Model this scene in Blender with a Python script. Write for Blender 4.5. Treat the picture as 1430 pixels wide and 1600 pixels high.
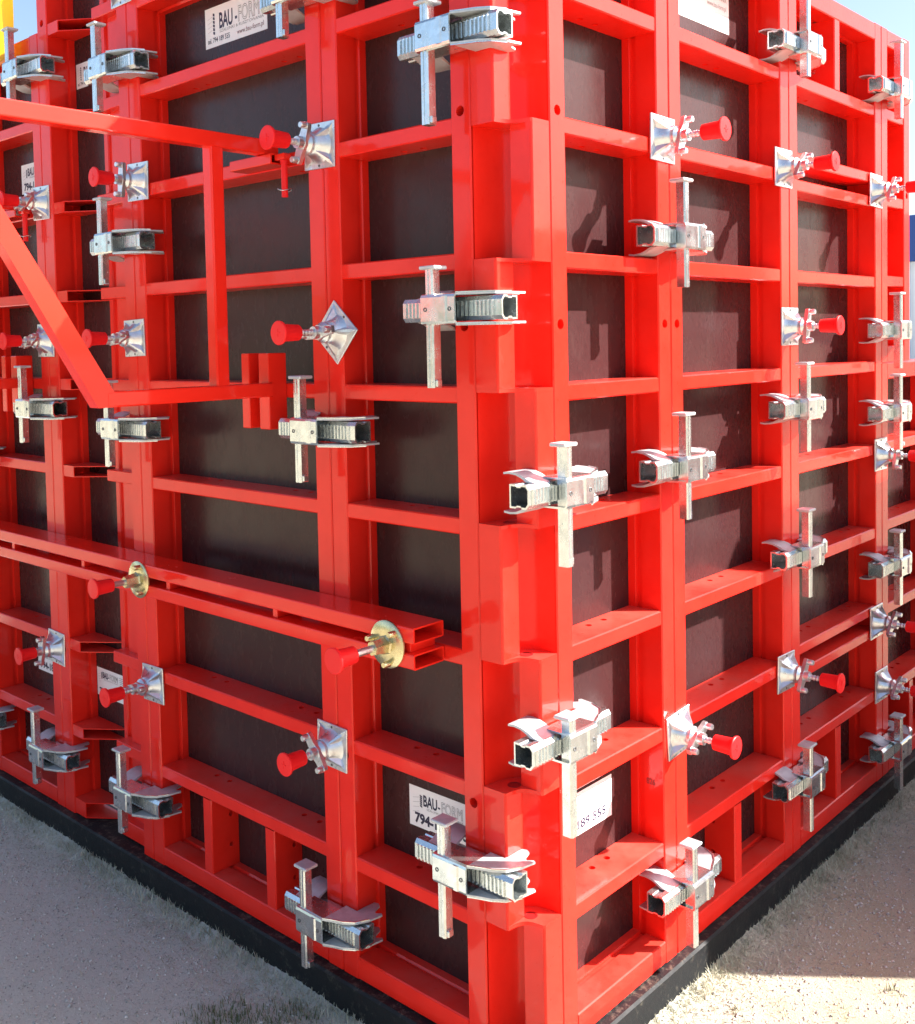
import bpy, bmesh, math, random
from mathutils import Vector, Matrix
random.seed(7)
for o in list(bpy.data.objects): bpy.data.objects.remove(o, do_unlink=True)
S = bpy.context.scene
COL = S.collection
R = math.radians

# ------------------------------------------------------------------ camera
CAM_POS = Vector((1.40527, -1.75359, 1.62409))
YAW, PITCH, ROLL, FPX = 0.743799, -0.0443489, -0.0203602, 1637.074
fw = Vector((-math.sin(YAW)*math.cos(PITCH), math.cos(YAW)*math.cos(PITCH), math.sin(PITCH)))
rt = Vector((math.cos(YAW), math.sin(YAW), 0)); up = rt.cross(fw)
r2 = math.cos(ROLL)*rt + math.sin(ROLL)*up
u2 = -math.sin(ROLL)*rt + math.cos(ROLL)*up
cd = bpy.data.cameras.new('camera'); cam = bpy.data.objects.new('camera', cd); COL.objects.link(cam)
m = Matrix.Identity(4)
for i in range(3):
    m[i][0] = r2[i]; m[i][1] = u2[i]; m[i][2] = -fw[i]; m[i][3] = CAM_POS[i]
cam.matrix_world = m
cd.sensor_fit = 'VERTICAL'; cd.sensor_height = 32.0; cd.sensor_width = 32.0
cd.lens = FPX/1600*32.0
cd.shift_x = 15.878/1600; cd.shift_y = -195.576/1600
cd.clip_start = 0.02; cd.clip_end = 2000
S.camera = cam

# ------------------------------------------------------------------ light
SUN = Vector((1.0, 0.81, 0.96)).normalized()
W = bpy.data.worlds.new('World'); S.world = W; W.use_nodes = True
wn = W.node_tree.nodes; wl = W.node_tree.links
bg = wn['Background']; sky = wn.new('ShaderNodeTexSky')
sky.sky_type = 'NISHITA'; sky.sun_disc = False
sky.sun_elevation = math.asin(SUN.z); sky.sun_rotation = math.atan2(SUN.x, SUN.y)
sky.air_density = 1.0; sky.dust_density = 2.5; sky.ozone_density = 1.0
wl.new(sky.outputs[0], bg.inputs[0]); bg.inputs[1].default_value = 0.07
sl = bpy.data.lights.new('sun', 'SUN'); sun = bpy.data.objects.new('sun', sl); COL.objects.link(sun)
sl.energy = 4.6; sl.angle = R(0.5); sl.color = (1.0, 0.95, 0.88)
sun.rotation_euler = (-SUN).to_track_quat('-Z', 'Y').to_euler(); sun.location = (8, 7, 9)
S.view_settings.view_transform = 'Standard'; S.view_settings.look = 'None'
S.view_settings.exposure = 2.05; S.view_settings.gamma = 1.0
S.view_settings.use_curve_mapping = False

GZ = -0.105          # ground level
TOP, BOT = 2.71, -0.01

# ------------------------------------------------------------------ materials
def mat(name, col, rough=0.5, metal=0.0, spec=0.5, coat=0.0):
    M = bpy.data.materials.new(name); M.use_nodes = True
    b = M.node_tree.nodes['Principled BSDF']
    b.inputs['Base Color'].default_value = (*col, 1); b.inputs['Roughness'].default_value = rough
    b.inputs['Metallic'].default_value = metal; b.inputs['Specular IOR Level'].default_value = spec
    b.inputs['Coat Weight'].default_value = coat; b.inputs['Coat Roughness'].default_value = 0.06
    return M
def N(M, t): return M.node_tree.nodes.new(t)
def LK(M, a, b): M.node_tree.links.new(a, b)
def bsdf(M): return M.node_tree.nodes['Principled BSDF']
def noise(M, scale, detail=4, rough=0.6, coord='Object', stretch=None):
    tc = N(M, 'ShaderNodeTexCoord'); n = N(M, 'ShaderNodeTexNoise')
    n.inputs['Scale'].default_value = scale; n.inputs['Detail'].default_value = detail; n.inputs['Roughness'].default_value = rough
    src = tc.outputs[coord]
    if coord == 'World':
        pass
    if stretch:
        mp = N(M, 'ShaderNodeMapping'); mp.inputs['Scale'].default_value = stretch
        LK(M, src, mp.inputs['Vector']); src = mp.outputs[0]
    LK(M, src, n.inputs['Vector']); return n
def wnoise(M, scale, detail=4, rough=0.6, stretch=None):
    g = N(M, 'ShaderNodeNewGeometry'); n = N(M, 'ShaderNodeTexNoise')
    n.inputs['Scale'].default_value = scale; n.inputs['Detail'].default_value = detail; n.inputs['Roughness'].default_value = rough
    src = g.outputs['Position']
    if stretch:
        mp = N(M, 'ShaderNodeMapping'); mp.inputs['Scale'].default_value = stretch
        LK(M, src, mp.inputs['Vector']); src = mp.outputs[0]
    LK(M, src, n.inputs['Vector']); return n
def ramp(M, fac, stops):
    r = N(M, 'ShaderNodeValToRGB'); e = r.color_ramp.elements
    while len(e) < len(stops): e.new(0.5)
    for k, (p, c) in enumerate(stops):
        e[k].position = p; e[k].color = (*c, 1) if len(c) == 3 else c
    LK(M, fac, r.inputs[0]); return r
def maprange(M, v, a, b, c, d):
    r = N(M, 'ShaderNodeMapRange'); LK(M, v, r.inputs[0])
    for k, x in enumerate((a, b, c, d)): r.inputs[k+1].default_value = x
    return r
def bump(M, h, strength, dist, base=None):
    b = N(M, 'ShaderNodeBump'); b.inputs['Strength'].default_value = strength; b.inputs['Distance'].default_value = dist
    LK(M, h, b.inputs['Height'])
    if base is not None: LK(M, base, b.inputs['Normal'])
    return b
def mixc(M, fac, a, b, mode='MIX'):
    x = N(M, 'ShaderNodeMix'); x.data_type = 'RGBA'; x.blend_type = mode
    for sock, v in ((x.inputs[0], fac), (x.inputs[6], a), (x.inputs[7], b)):
        if hasattr(v, 'is_linked'): LK(M, v, sock)
        elif isinstance(v, (int, float)): sock.default_value = v
        else: sock.default_value = (*v, 1)
    return x.outputs[2]

# red powder coat: slightly uneven, glossy, scuffed
RED = mat('red_powder_coat', (0.70, 0.022, 0.013), 0.2, spec=0.08, coat=0.5)
n1 = wnoise(RED, 9, 5, 0.6); n2 = wnoise(RED, 55, 6, 0.7)
c = mixc(RED, maprange(RED, n1.outputs[0], .3, .7, 0, 1).outputs[0], (0.76, 0.017, 0.009), (0.84, 0.024, 0.013))
scf = ramp(RED, n2.outputs[0], [(0.66, (0, 0, 0)), (0.74, (1, 1, 1))])
c = mixc(RED, maprange(RED, scf.outputs[0], 0, 1, 0, 0.16).outputs[0], c, (0.62, 0.12, 0.09))
dustn = wnoise(RED, 3.2, 6, 0.7)
gz_ = N(RED, 'ShaderNodeNewGeometry'); sx_ = N(RED, 'ShaderNodeSeparateXYZ'); LK(RED, gz_.outputs['Normal'], sx_.inputs[0])
upf = maprange(RED, sx_.outputs[2], 0.6, 1.0, 0, 1)
dm = N(RED, 'ShaderNodeMath'); dm.operation = 'MULTIPLY'
LK(RED, upf.outputs[0], dm.inputs[0]); LK(RED, maprange(RED, dustn.outputs[0], .35, .75, 0.0, .28).outputs[0], dm.inputs[1])
c = mixc(RED, dm.outputs[0], c, (0.42, 0.26, 0.20))
LK(RED, c, bsdf(RED).inputs['Base Color'])
LK(RED, maprange(RED, n2.outputs[0], .3, .75, .25, .45).outputs[0], bsdf(RED).inputs['Roughness'])
LK(RED, maprange(RED, dustn.outputs[0], .35, .75, .03, .16).outputs[0], bsdf(RED).inputs['Coat Roughness'])
n8 = wnoise(RED, 30, 8, .8, (1, 1, .18)); n9 = wnoise(RED, 11, 6, .7)
sc1 = ramp(RED, n8.outputs[0], [(0.735, (0, 0, 0)), (0.755, (1, 1, 1))]); ch1 = ramp(RED, n9.outputs[0], [(0.755, (0, 0, 0)), (0.77, (1, 1, 1))])
c = mixc(RED, maprange(RED, sc1.outputs[0], 0, 1, 0, .35).outputs[0], c, (0.72, 0.20, 0.15))
c = mixc(RED, maprange(RED, ch1.outputs[0], 0, 1, 0, .7).outputs[0], c, (0.22, 0.05, 0.04))
LK(RED, c, bsdf(RED).inputs['Base Color'])
n3 = wnoise(RED, 16, 3, 0.5)
bn_ = bump(RED, n3.outputs[0], 0.14, 0.002); LK(RED, bn_.outputs[0], bsdf(RED).inputs['Normal']); LK(RED, bn_.outputs[0], bsdf(RED).inputs['Coat Normal'])

# older red with scratches for brackets and rail
RED2 = mat('red_scratched_paint', (0.70, 0.018, 0.010), 0.24, spec=0.1, coat=.5)
n1 = wnoise(RED2, 7, 5, .6); n2 = wnoise(RED2, 60, 6, .75, (1, 0.14, 1.6))
c = mixc(RED2, n1.outputs[0], (0.78, 0.017, 0.009), (0.86, 0.026, 0.013))
scr = ramp(RED2, n2.outputs[0], [(0.695, (0, 0, 0)), (0.72, (1, 1, 1))])
c = mixc(RED2, maprange(RED2, scr.outputs[0], 0, 1, 0, .4).outputs[0], c, (0.30, 0.05, 0.04))
LK(RED2, c, bsdf(RED2).inputs['Base Color'])
LK(RED2, maprange(RED2, n1.outputs[0], .3, .8, .16, .32).outputs[0], bsdf(RED2).inputs['Roughness'])
LK(RED2, bump(RED2, n1.outputs[0], .12, .002).outputs[0], bsdf(RED2).inputs['Normal'])

CAP = mat('red_plastic', (0.82, 0.012, 0.014), 0.42, spec=.3)
n = noise(CAP, 60, 3); LK(CAP, maprange(CAP, n.outputs[0], .3, .7, .34, .5).outputs[0], bsdf(CAP).inputs['Roughness'])

def galv(name, col, rlo, rhi, sc, met=.93):
    M = mat(name, col, .3, met)
    tc = N(M, 'ShaderNodeTexCoord'); v = N(M, 'ShaderNodeTexVoronoi'); v.inputs['Scale'].default_value = sc
    LK(M, tc.outputs['Object'], v.inputs['Vector'])
    s = N(M, 'ShaderNodeSeparateColor'); LK(M, v.outputs['Color'], s.inputs[0])
    nn = noise(M, sc*.35, 5, .7)
    a = mixc(M, s.outputs[0], tuple(x*.86 for x in col), col)
    a = mixc(M, ramp(M, nn.outputs[0], [(.56, (0, 0, 0)), (.72, (1, 1, 1))]).outputs[0], a, tuple(x*.80 for x in col))
    LK(M, a, bsdf(M).inputs['Base Color'])
    LK(M, maprange(M, nn.outputs[0], .3, .75, rlo, rhi).outputs[0], bsdf(M).inputs['Roughness'])
    LK(M, bump(M, nn.outputs[0], .25, .0015).outputs[0], bsdf(M).inputs['Normal'])
    return M
GALV = galv('galvanised_steel', (0.70, 0.745, 0.75), .16, .34, 70)
GALVP = galv('dull_zinc_plate', (0.58, 0.60, 0.62), .46, .66, 60, .6)
GALVD = galv('zinc_cast_iron', (0.72, 0.74, 0.77), .24, .46, 110)
GOLD = galv('yellow_zinc', (0.66, 0.58, 0.34), .18, .36, 80)

# phenolic film faced plywood
PLY = mat('film_faced_plywood', (0.030, 0.014, 0.010), 0.32, spec=0.23)
n1 = wnoise(PLY, 2.2, 5, .6); n2 = wnoise(PLY, 260, 3, .6, (1, 1, .25)); n4 = wnoise(PLY, 20, 6, .7, (1, 1, .45))
c = mixc(PLY, n1.outputs[0], (0.029, 0.0105, 0.0115), (0.048, 0.018, 0.019))
c = mixc(PLY, maprange(PLY, n2.outputs[0], .35, .7, 0, .5).outputs[0], c, (0.058, 0.027, 0.027))
c = mixc(PLY, maprange(PLY, n4.outputs[0], .60, .80, 0, .30).outputs[0], c, (0.10, 0.06, 0.05))
LK(PLY, c, bsdf(PLY).inputs['Base Color'])
LK(PLY, maprange(PLY, n4.outputs[0], .3, .75, .20, .34).outputs[0], bsdf(PLY).inputs['Roughness'])
LK(PLY, bump(PLY, n2.outputs[0], .15, .0008).outputs[0], bsdf(PLY).inputs['Normal'])

PAPER = mat('white_vinyl', (0.80, 0.80, 0.82), 0.35)
INK = mat('dark_blue_ink', (0.012, 0.012, 0.045), 0.4)
INKG = mat('grey_ink', (0.22, 0.22, 0.23), 0.4)
INKR = mat('red_ink', (0.14, 0.008, 0.012), 0.4)
STAMP = mat('stamped_red', (0.30, 0.008, 0.008), 0.5)

BLACK = mat('black_rubber_edging', (0.012, 0.013, 0.015), 0.55, spec=.25)
n1 = wnoise(BLACK, 45, 7, .75); n2 = wnoise(BLACK, 6, 4, .6)
sp = ramp(BLACK, n1.outputs[0], [(.56, (0, 0, 0)), (.68, (1, 1, 1))])
gz_ = N(BLACK, 'ShaderNodeNewGeometry'); sx_ = N(BLACK, 'ShaderNodeSeparateXYZ'); LK(BLACK, gz_.outputs['Normal'], sx_.inputs[0])
c = mixc(BLACK, maprange(BLACK, sp.outputs[0], 0, 1, 0, .5).outputs[0], (0.009, 0.010, 0.012), (0.09, 0.08, 0.065))
tp = N(BLACK, 'ShaderNodeMath'); tp.operation = 'MULTIPLY'
LK(BLACK, maprange(BLACK, sx_.outputs[2], .7, 1, 0, 1).outputs[0], tp.inputs[0])
LK(BLACK, maprange(BLACK, n1.outputs[0], .50, .70, 0, .7).outputs[0], tp.inputs[1])
c = mixc(BLACK, tp.outputs[0], c, (0.16, 0.13, 0.10))
LK(BLACK, c, bsdf(BLACK).inputs['Base Color'])
LK(BLACK, maprange(BLACK, n2.outputs[0], .3, .7, .45, .75).outputs[0], bsdf(BLACK).inputs['Roughness'])
LK(BLACK, bump(BLACK, n1.outputs[0], .5, .003).outputs[0], bsdf(BLACK).inputs['Normal'])

GROUND = mat('sandy_gravel', (0.34, 0.31, 0.25), 0.95, spec=.2)
n1 = wnoise(GROUND, 1.1, 6, .6); n2 = wnoise(GROUND, 120, 6, .75); n5 = wnoise(GROUND, 420, 3, .6); n6 = wnoise(GROUND, 7, 5, .65)
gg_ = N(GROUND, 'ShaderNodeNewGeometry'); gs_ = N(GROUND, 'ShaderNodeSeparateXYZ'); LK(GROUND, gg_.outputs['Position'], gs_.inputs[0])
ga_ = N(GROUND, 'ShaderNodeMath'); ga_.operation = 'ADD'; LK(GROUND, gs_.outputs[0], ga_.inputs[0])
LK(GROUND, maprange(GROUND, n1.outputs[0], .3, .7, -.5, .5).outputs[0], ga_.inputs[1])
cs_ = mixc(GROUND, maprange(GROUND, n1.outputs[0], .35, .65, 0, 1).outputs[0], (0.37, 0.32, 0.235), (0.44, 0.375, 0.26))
cg_ = mixc(GROUND, maprange(GROUND, n1.outputs[0], .35, .65, 0, 1).outputs[0], (0.52, 0.53, 0.47), (0.58, 0.57, 0.49))  # paler grey in front of the left wall, lifts the shaded ground by colour
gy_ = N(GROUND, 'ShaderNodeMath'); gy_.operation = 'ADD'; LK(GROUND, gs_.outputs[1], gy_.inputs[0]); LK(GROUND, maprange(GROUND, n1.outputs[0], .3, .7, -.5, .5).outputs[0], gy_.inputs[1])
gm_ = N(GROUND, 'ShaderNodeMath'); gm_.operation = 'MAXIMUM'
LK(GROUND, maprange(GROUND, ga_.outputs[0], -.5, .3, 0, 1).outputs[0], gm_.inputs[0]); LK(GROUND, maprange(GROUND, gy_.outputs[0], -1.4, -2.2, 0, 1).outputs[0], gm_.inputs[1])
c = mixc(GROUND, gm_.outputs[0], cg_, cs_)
c = mixc(GROUND, maprange(GROUND, n6.outputs[0], .4, .7, 0, .4).outputs[0], c, (0.50, 0.46, 0.38))
c = mixc(GROUND, ramp(GROUND, n2.outputs[0], [(.33, (1, 1, 1)), (.44, (0, 0, 0))]).outputs[0], c, (0.22, 0.20, 0.175))
c = mixc(GROUND, ramp(GROUND, n5.outputs[0], [(.60, (0, 0, 0)), (.70, (1, 1, 1))]).outputs[0], c, (0.58, 0.55, 0.48))
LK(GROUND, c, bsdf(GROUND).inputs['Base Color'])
b1 = bump(GROUND, n2.outputs[0], .9, .006); b2 = bump(GROUND, n5.outputs[0], .7, .003, b1.outputs[0])
LK(GROUND, b2.outputs[0], bsdf(GROUND).inputs['Normal'])
STONE = mat('pale_gravel_stone', (0.33, 0.31, 0.28), .9)
n = wnoise(STONE, 140, 2); LK(STONE, ramp(STONE, n.outputs[0], [(.3, (.16, .155, .15)), (.5, (.42, .41, .37)), (.68, (.68, .66, .60))]).outputs[0], bsdf(STONE).inputs['Base Color'])
STRAW = mat('dry_straw', (0.36, 0.32, 0.21), .8)
n = wnoise(STRAW, 18, 3); LK(STRAW, ramp(STRAW, n.outputs[0], [(.3, (.24, .24, .16)), (.5, (.44, .42, .31)), (.7, (.62, .58, .46))]).outputs[0], bsdf(STRAW).inputs['Base Color'])
GRASS = mat('green_grass', (0.07, 0.10, 0.03), .6)
n = wnoise(GRASS, 30, 3); LK(GRASS, ramp(GRASS, n.outputs[0], [(.3, (.05, .075, .02)), (.7, (.14, .16, .06))]).outputs[0], bsdf(GRASS).inputs['Base Color'])
YEL = mat('yellow_plastic_sheet', (0.80, 0.58, 0.03), .4)
tr_ = N(YEL, 'ShaderNodeBsdfTranslucent'); tr_.inputs[0].default_value = (.95, .86, .16, 1)
ms_ = N(YEL, 'ShaderNodeMixShader'); ms_.inputs[0].default_value = .65
LK(YEL, bsdf(YEL).outputs[0], ms_.inputs[1]); LK(YEL, tr_.outputs[0], ms_.inputs[2])
LK(YEL, ms_.outputs[0], YEL.node_tree.nodes['Material Output'].inputs['Surface'])
ORG = mat('orange_edge_seal', (0.75, 0.20, 0.02), .5)
VAN = mat('white_van_paint', (0.78, 0.79, 0.80), .25, coat=.5)
GLASS = mat('dark_glass', (0.015, 0.018, 0.02), .06)
TYRE = mat('tyre_rubber', (0.015, 0.015, 0.016), .8)
LAMP = mat('red_lamp_lens', (0.4, 0.01, 0.01), .15)
FACADE = mat('white_ribbed_cladding', (0.72, 0.72, 0.78), .5)
n = wnoise(FACADE, .8, 4); LK(FACADE, mixc(FACADE, n.outputs[0], (.66, .66, .73), (.78, .78, .82)), bsdf(FACADE).inputs['Base Color'])
BLUE = mat('blue_fascia', (0.02, 0.06, 0.26), .4)
LEAF = mat('distant_foliage', (0.05, 0.075, 0.03), .8)
n = wnoise(LEAF, .7, 5); LK(LEAF, ramp(LEAF, n.outputs[0], [(.3, (.03, .05, .02)), (.7, (.09, .12, .045))]).outputs[0], bsdf(LEAF).inputs['Base Color'])
BARK = mat('bark', (0.09, 0.065, 0.045), .9)

# ------------------------------------------------------------------ mesh helpers
class MB:
    def __init__(s): s.v = []; s.f = []
    def add(s, vs, fs):
        o = len(s.v); s.v += [tuple(x) for x in vs]; s.f += [tuple(i+o for i in f) for f in fs]; return s
    def box(s, x0, x1, y0, y1, z0, z1, c=0.0):
        if x0 > x1: x0, x1 = x1, x0
        if y0 > y1: y0, y1 = y1, y0
        if z0 > z1: z0, z1 = z1, z0
        if c <= 0:
            vs = [(x, y, z) for x in (x0, x1) for y in (y0, y1) for z in (z0, z1)]
            return s.add(vs, [(0, 1, 3, 2), (4, 6, 7, 5), (0, 4, 5, 1), (2, 3, 7, 6), (0, 2, 6, 4), (1, 5, 7, 3)])
        vs = []; idx = {}
        X, Y, Z = (x0, x1), (y0, y1), (z0, z1)
        for i in (0, 1):
            for j in (0, 1):
                for k in (0, 1):
                    sx, sy, sz = (1-2*i)*c, (1-2*j)*c, (1-2*k)*c
                    for a in range(3):
                        idx[(i, j, k, a)] = len(vs)
                        vs.append((X[i]+(0 if a == 0 else sx), Y[j]+(0 if a == 1 else sy), Z[k]+(0 if a == 2 else sz)))
        fs = []
        for i in (0, 1):
            fs.append([idx[(i, j, k, 0)] for j, k in ((0, 0), (1, 0), (1, 1), (0, 1))])
            fs.append([idx[(j, i, k, 1)] for j, k in ((0, 0), (1, 0), (1, 1), (0, 1))])
            fs.append([idx[(j, k, i, 2)] for j, k in ((0, 0), (1, 0), (1, 1), (0, 1))])
        for i in (0, 1):
            for j in (0, 1):
                fs.append([idx[(i, j, 0, 0)], idx[(i, j, 0, 1)], idx[(i, j, 1, 1)], idx[(i, j, 1, 0)]])
                fs.append([idx[(i, 0, j, 0)], idx[(i, 0, j, 2)], idx[(i, 1, j, 2)], idx[(i, 1, j, 0)]])
                fs.append([idx[(0, i, j, 1)], idx[(0, i, j, 2)], idx[(1, i, j, 2)], idx[(1, i, j, 1)]])
                for k in (0, 1): fs.append([idx[(i, j, k, a)] for a in range(3)])
        return s.add(vs, fs)
    def prism(s, poly, axis, a0, a1, caps=True):
        """poly in the two remaining axes (order x,y / x,z / y,z)"""
        def P(p, a):
            if axis == 'z': return (p[0], p[1], a)
            if axis == 'y': return (p[0], a, p[1])
            return (a, p[0], p[1])
        n = len(poly); vs = [P(p, a0) for p in poly]+[P(p, a1) for p in poly]
        fs = [(i, (i+1) % n, n+(i+1) % n, n+i) for i in range(n)]
        if caps: fs += [tuple(range(n)), tuple(range(2*n-1, n-1, -1))]
        return s.add(vs, fs)
    def tube(s, outer, inner, axis, a0, a1):
        s.prism(outer, axis, a0, a1, False); s.prism(inner, axis, a0, a1, False)
        n = len(outer)
        for a in (a0, a1):
            def P(p):
                if axis == 'z': return (p[0], p[1], a)
                if axis == 'y': return (p[0], a, p[1])
                return (a, p[0], p[1])
            s.add([P(p) for p in outer]+[P(p) for p in inner], [(i, (i+1) % n, n+(i+1) % n, n+i) for i in range(n)])
        return s
    def lathe(s, prof, org, axis, n=20, phase=0.0):
        """prof: (radius, height) list along axis vector"""
        ax = Vector(axis).normalized(); t = Vector((0, 0, 1)) if abs(ax.z) < .9 else Vector((1, 0, 0))
        e1 = ax.cross(t).normalized(); e2 = ax.cross(e1); O = Vector(org); vs = []; fs = []
        for (r, h) in prof:
            for i in range(n):
                a = 2*math.pi*i/n+phase
                vs.append(O+ax*h+(e1*math.cos(a)+e2*math.sin(a))*r)
        for k in range(len(prof)-1):
            for i in range(n): fs.append((k*n+i, k*n+(i+1) % n, (k+1)*n+(i+1) % n, (k+1)*n+i))
        fs.append(tuple(range(n))); L = (len(prof)-1)*n; fs.append(tuple(range(L+n-1, L-1, -1)))
        return s.add(vs, fs)
    def holeface(s, l0, l1, w0, w1, holes, mp, n=16):
        cur = l0
        for (hl, hw, r) in sorted(holes):
            h = r*1.7; a, b = hl-h, hl+h
            if a < cur or b > l1: continue
            if a > cur+1e-6: s.add([mp(cur, w0), mp(a, w0), mp(a, w1), mp(cur, w1)], [(0, 1, 2, 3)])
            ang = [2*math.pi*i/n for i in range(n)]+[math.atan2(w-hw, l-hl) % (2*math.pi) for l in (a, b) for w in (w0, w1)]
            ang = sorted(set(round(x, 6) for x in ang)); q = []; c = []
            for t in ang:
                dx, dy = math.cos(t), math.sin(t); k = 1e9
                if dx > 1e-9: k = min(k, (b-hl)/dx)
                if dx < -1e-9: k = min(k, (a-hl)/dx)
                if dy > 1e-9: k = min(k, (w1-hw)/dy)
                if dy < -1e-9: k = min(k, (w0-hw)/dy)
                q.append(mp(hl+dx*k, hw+dy*k)); c.append(mp(hl+dx*r, hw+dy*r))
            m_ = len(ang); s.add(q+c, [(i, (i+1) % m_, m_+(i+1) % m_, m_+i) for i in range(m_)])
            cur = b
        if cur < l1-1e-6: s.add([mp(cur, w0), mp(l1, w0), mp(l1, w1), mp(cur, w1)], [(0, 1, 2, 3)])
        return s
    def mesh(s, name, material, smooth=0.0, fix=True):
        me = bpy.data.meshes.new(name); me.from_pydata(s.v, [], s.f)
        bm = bmesh.new(); bm.from_mesh(me)
        bmesh.ops.remove_doubles(bm, verts=bm.verts, dist=1e-6)
        if fix: bmesh.ops.recalc_face_normals(bm, faces=bm.faces)
        bm.to_mesh(me); bm.free()
        me.materials.append(material)
        if smooth > 0:
            for p in me.polygons: p.use_smooth = True
            try: me.set_sharp_from_angle(angle=R(smooth))
            except Exception: pass
        me.update(); return me

def link(name, me, parent=None, loc=None):
    o = bpy.data.objects.new(name, me); COL.objects.link(o)
    if parent is not None: o.parent = parent
    if loc is not None: o.location = loc
    return o
def part(name, mb, material, parent, smooth=0.0): return link(name, mb.mesh(name, material, smooth), parent)
def tag(o, label, cat, group=None, kind=None):
    o['label'] = label; o['category'] = cat
    if group: o['group'] = group
    if kind: o['kind'] = kind
    return o
def thing(name, label, cat, group=None, loc=(0, 0, 0), rz=0.0):
    o = bpy.data.objects.new(name, None); o.empty_display_size = .05; COL.objects.link(o)
    o.location = loc; o.rotation_euler = (0, 0, rz)
    return tag(o, label, cat, group)
def copy_tree(root):
    r = root.copy(); COL.objects.link(r)
    for ch in root.children:
        c_ = ch.copy(); COL.objects.link(c_); c_.parent = r
        for g in ch.children:
            d = g.copy(); COL.objects.link(d); d.parent = c_
    return r
# wall frames: local x to the right along the wall, y into the wall, z up
WALL = {'L': 0.0, 'R': math.pi/2}
def wpos(w, x, y, z): return (x, y, z) if w == 'L' else (-y, x, z)

# ------------------------------------------------------------------ ground
gb = MB()
gn = 60
def gsz(i): 
    t = (i/gn)*2-1
    return math.copysign(abs(t)**3.2*220, t)
gv = [(gsz(i), gsz(j), GZ) for i in range(gn+1) for j in range(gn+1)]
gf = [(i*(gn+1)+j, (i+1)*(gn+1)+j, (i+1)*(gn+1)+j+1, i*(gn+1)+j+1) for i in range(gn) for j in range(gn)]
gb.add(gv, gf)
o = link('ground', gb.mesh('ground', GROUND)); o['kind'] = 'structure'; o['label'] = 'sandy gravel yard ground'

# ------------------------------------------------------------------ plinth under the formwork
PO = 0.030
t = thing('base_plinth', 'low black base edging running under the red formwork on both sides', 'plinth')
p = MB().box(-3.62, PO, -PO, 0.125, GZ-.05, BOT-.002, .006); part('edging_strip', p, BLACK, t)
p = MB().box(-0.125, PO, 0.1265, 3.2, GZ-.05, BOT-.002, .006); part('edging_strip', p, BLACK, t)

# ------------------------------------------------------------------ formwork panels
SW = 0.058; PLYD = 0.1
RIBZ = {1: 2.405, 2: 2.102, 3: 1.80, 4: 1.50, 5: 1.201, 6: .899, 7: .594, 8: .290}
RH = 0.019
HOLES_Z = (2.131, 1.655, .569)
def stile(width, z0, z1, left, holes):
    """profile extruded in z, inner side carries a groove and a lip"""
    w = width; c = .003
    prof = [(c, 0), (w-c, 0), (w, c), (w, .060), (w-.007, .063), (w-.007, .075), (w, .079), (w, PLYD+.0005), (w-.016, PLYD+.0005), (w-.016, .12), (0, .12), (0, c)]
    if not left: prof = [(w-x, y) for x, y in prof]
    b = MB(); n = len(prof)
    for i in range(n):
        j = (i+1) % n
        if i == 0: continue
        b.add([(*prof[i], z0), (*prof[j], z0), (*prof[j], z1), (*prof[i], z1)], [(0, 1, 2, 3)])
    for z in (z0, z1): b.add([(*q, z) for q in prof], [tuple(range(n))])
    hl = [(z, w/2, .0118) for z in holes if z0+.03 < z < z1-.03]
    b.holeface(z0, z1, c, w-c, hl, lambda l, ww: (ww, 0, l))
    for (z, x, r) in hl:
        vs = []
        for d in (0, .045):
            vs += [(x+r*math.cos(2*math.pi*k/16), d, z+r*math.sin(2*math.pi*k/16)) for k in range(16)]
        b.add(vs, [(k, (k+1) % 16, 16+(k+1) % 16, 16+k) for k in range(16)]+[tuple(range(16, 32))])
    return b
def rail(x0, x1, z0, up):
    h = SW; c = .003
    prof = [(0, c), (c, 0), (h-c, 0) if True else None, (h, c), (h, .060), (h-.007, .063), (h-.007, .075), (h, .079), (h, PLYD+.0005), (h-.016, PLYD+.0005), (h-.016, .12), (0, .12)]
    # profile (z,y): z=0 outer edge, z=h inner edge
    pr = [((y), (z0+z) if up else (z0+h-z)) for z, y in prof]
    return MB().prism(pr, 'x', x0, x1)
def rib(x0, x1, zc, hh=RH, holes=True, y0=.003):
    b = MB(); c = .003; y1 = PLYD; z0, z1 = zc-hh, zc+hh
    L = x1-x0; hl = []
    if holes and L > .25: hl = [(x0+L*.5-.03, y1-.028, .0085), (x0+L*.5+.035, y1-.028, .0085)]
    if holes and L > .6: hl = [(x0+L*.25, y1-.028, .0085), (x0+L*.25+.065, y1-.028, .0085), (x0+L*.78, y1-.028, .0085), (x0+L*.78+.065, y1-.028, .0085)]
    for z in (z0, z1): b.holeface(x0, x1, y0+c, y1, hl, lambda l, w, z=z: (l, w, z))
    for (l, w, r) in hl:
        vs = []
        for z in (z0, z1): vs += [(l+r*math.cos(2*math.pi*k/12), w+r*math.sin(2*math.pi*k/12), z) for k in range(12)]
        b.add(vs, [(k, (k+1) % 12, 12+(k+1) % 12, 12+k) for k in range(12)])
    for a, d in (((y0+c, z0), (y0, z0+c)), ((y0, z0+c), (y0, z1-c)), ((y0, z1-c), (y0+c, z1)), ((y1, z0), (y1, z1))):
        b.add([(x0, *a), (x1, *a), (x1, *d), (x0, *d)], [(0, 1, 2, 3)])
    return b
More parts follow.
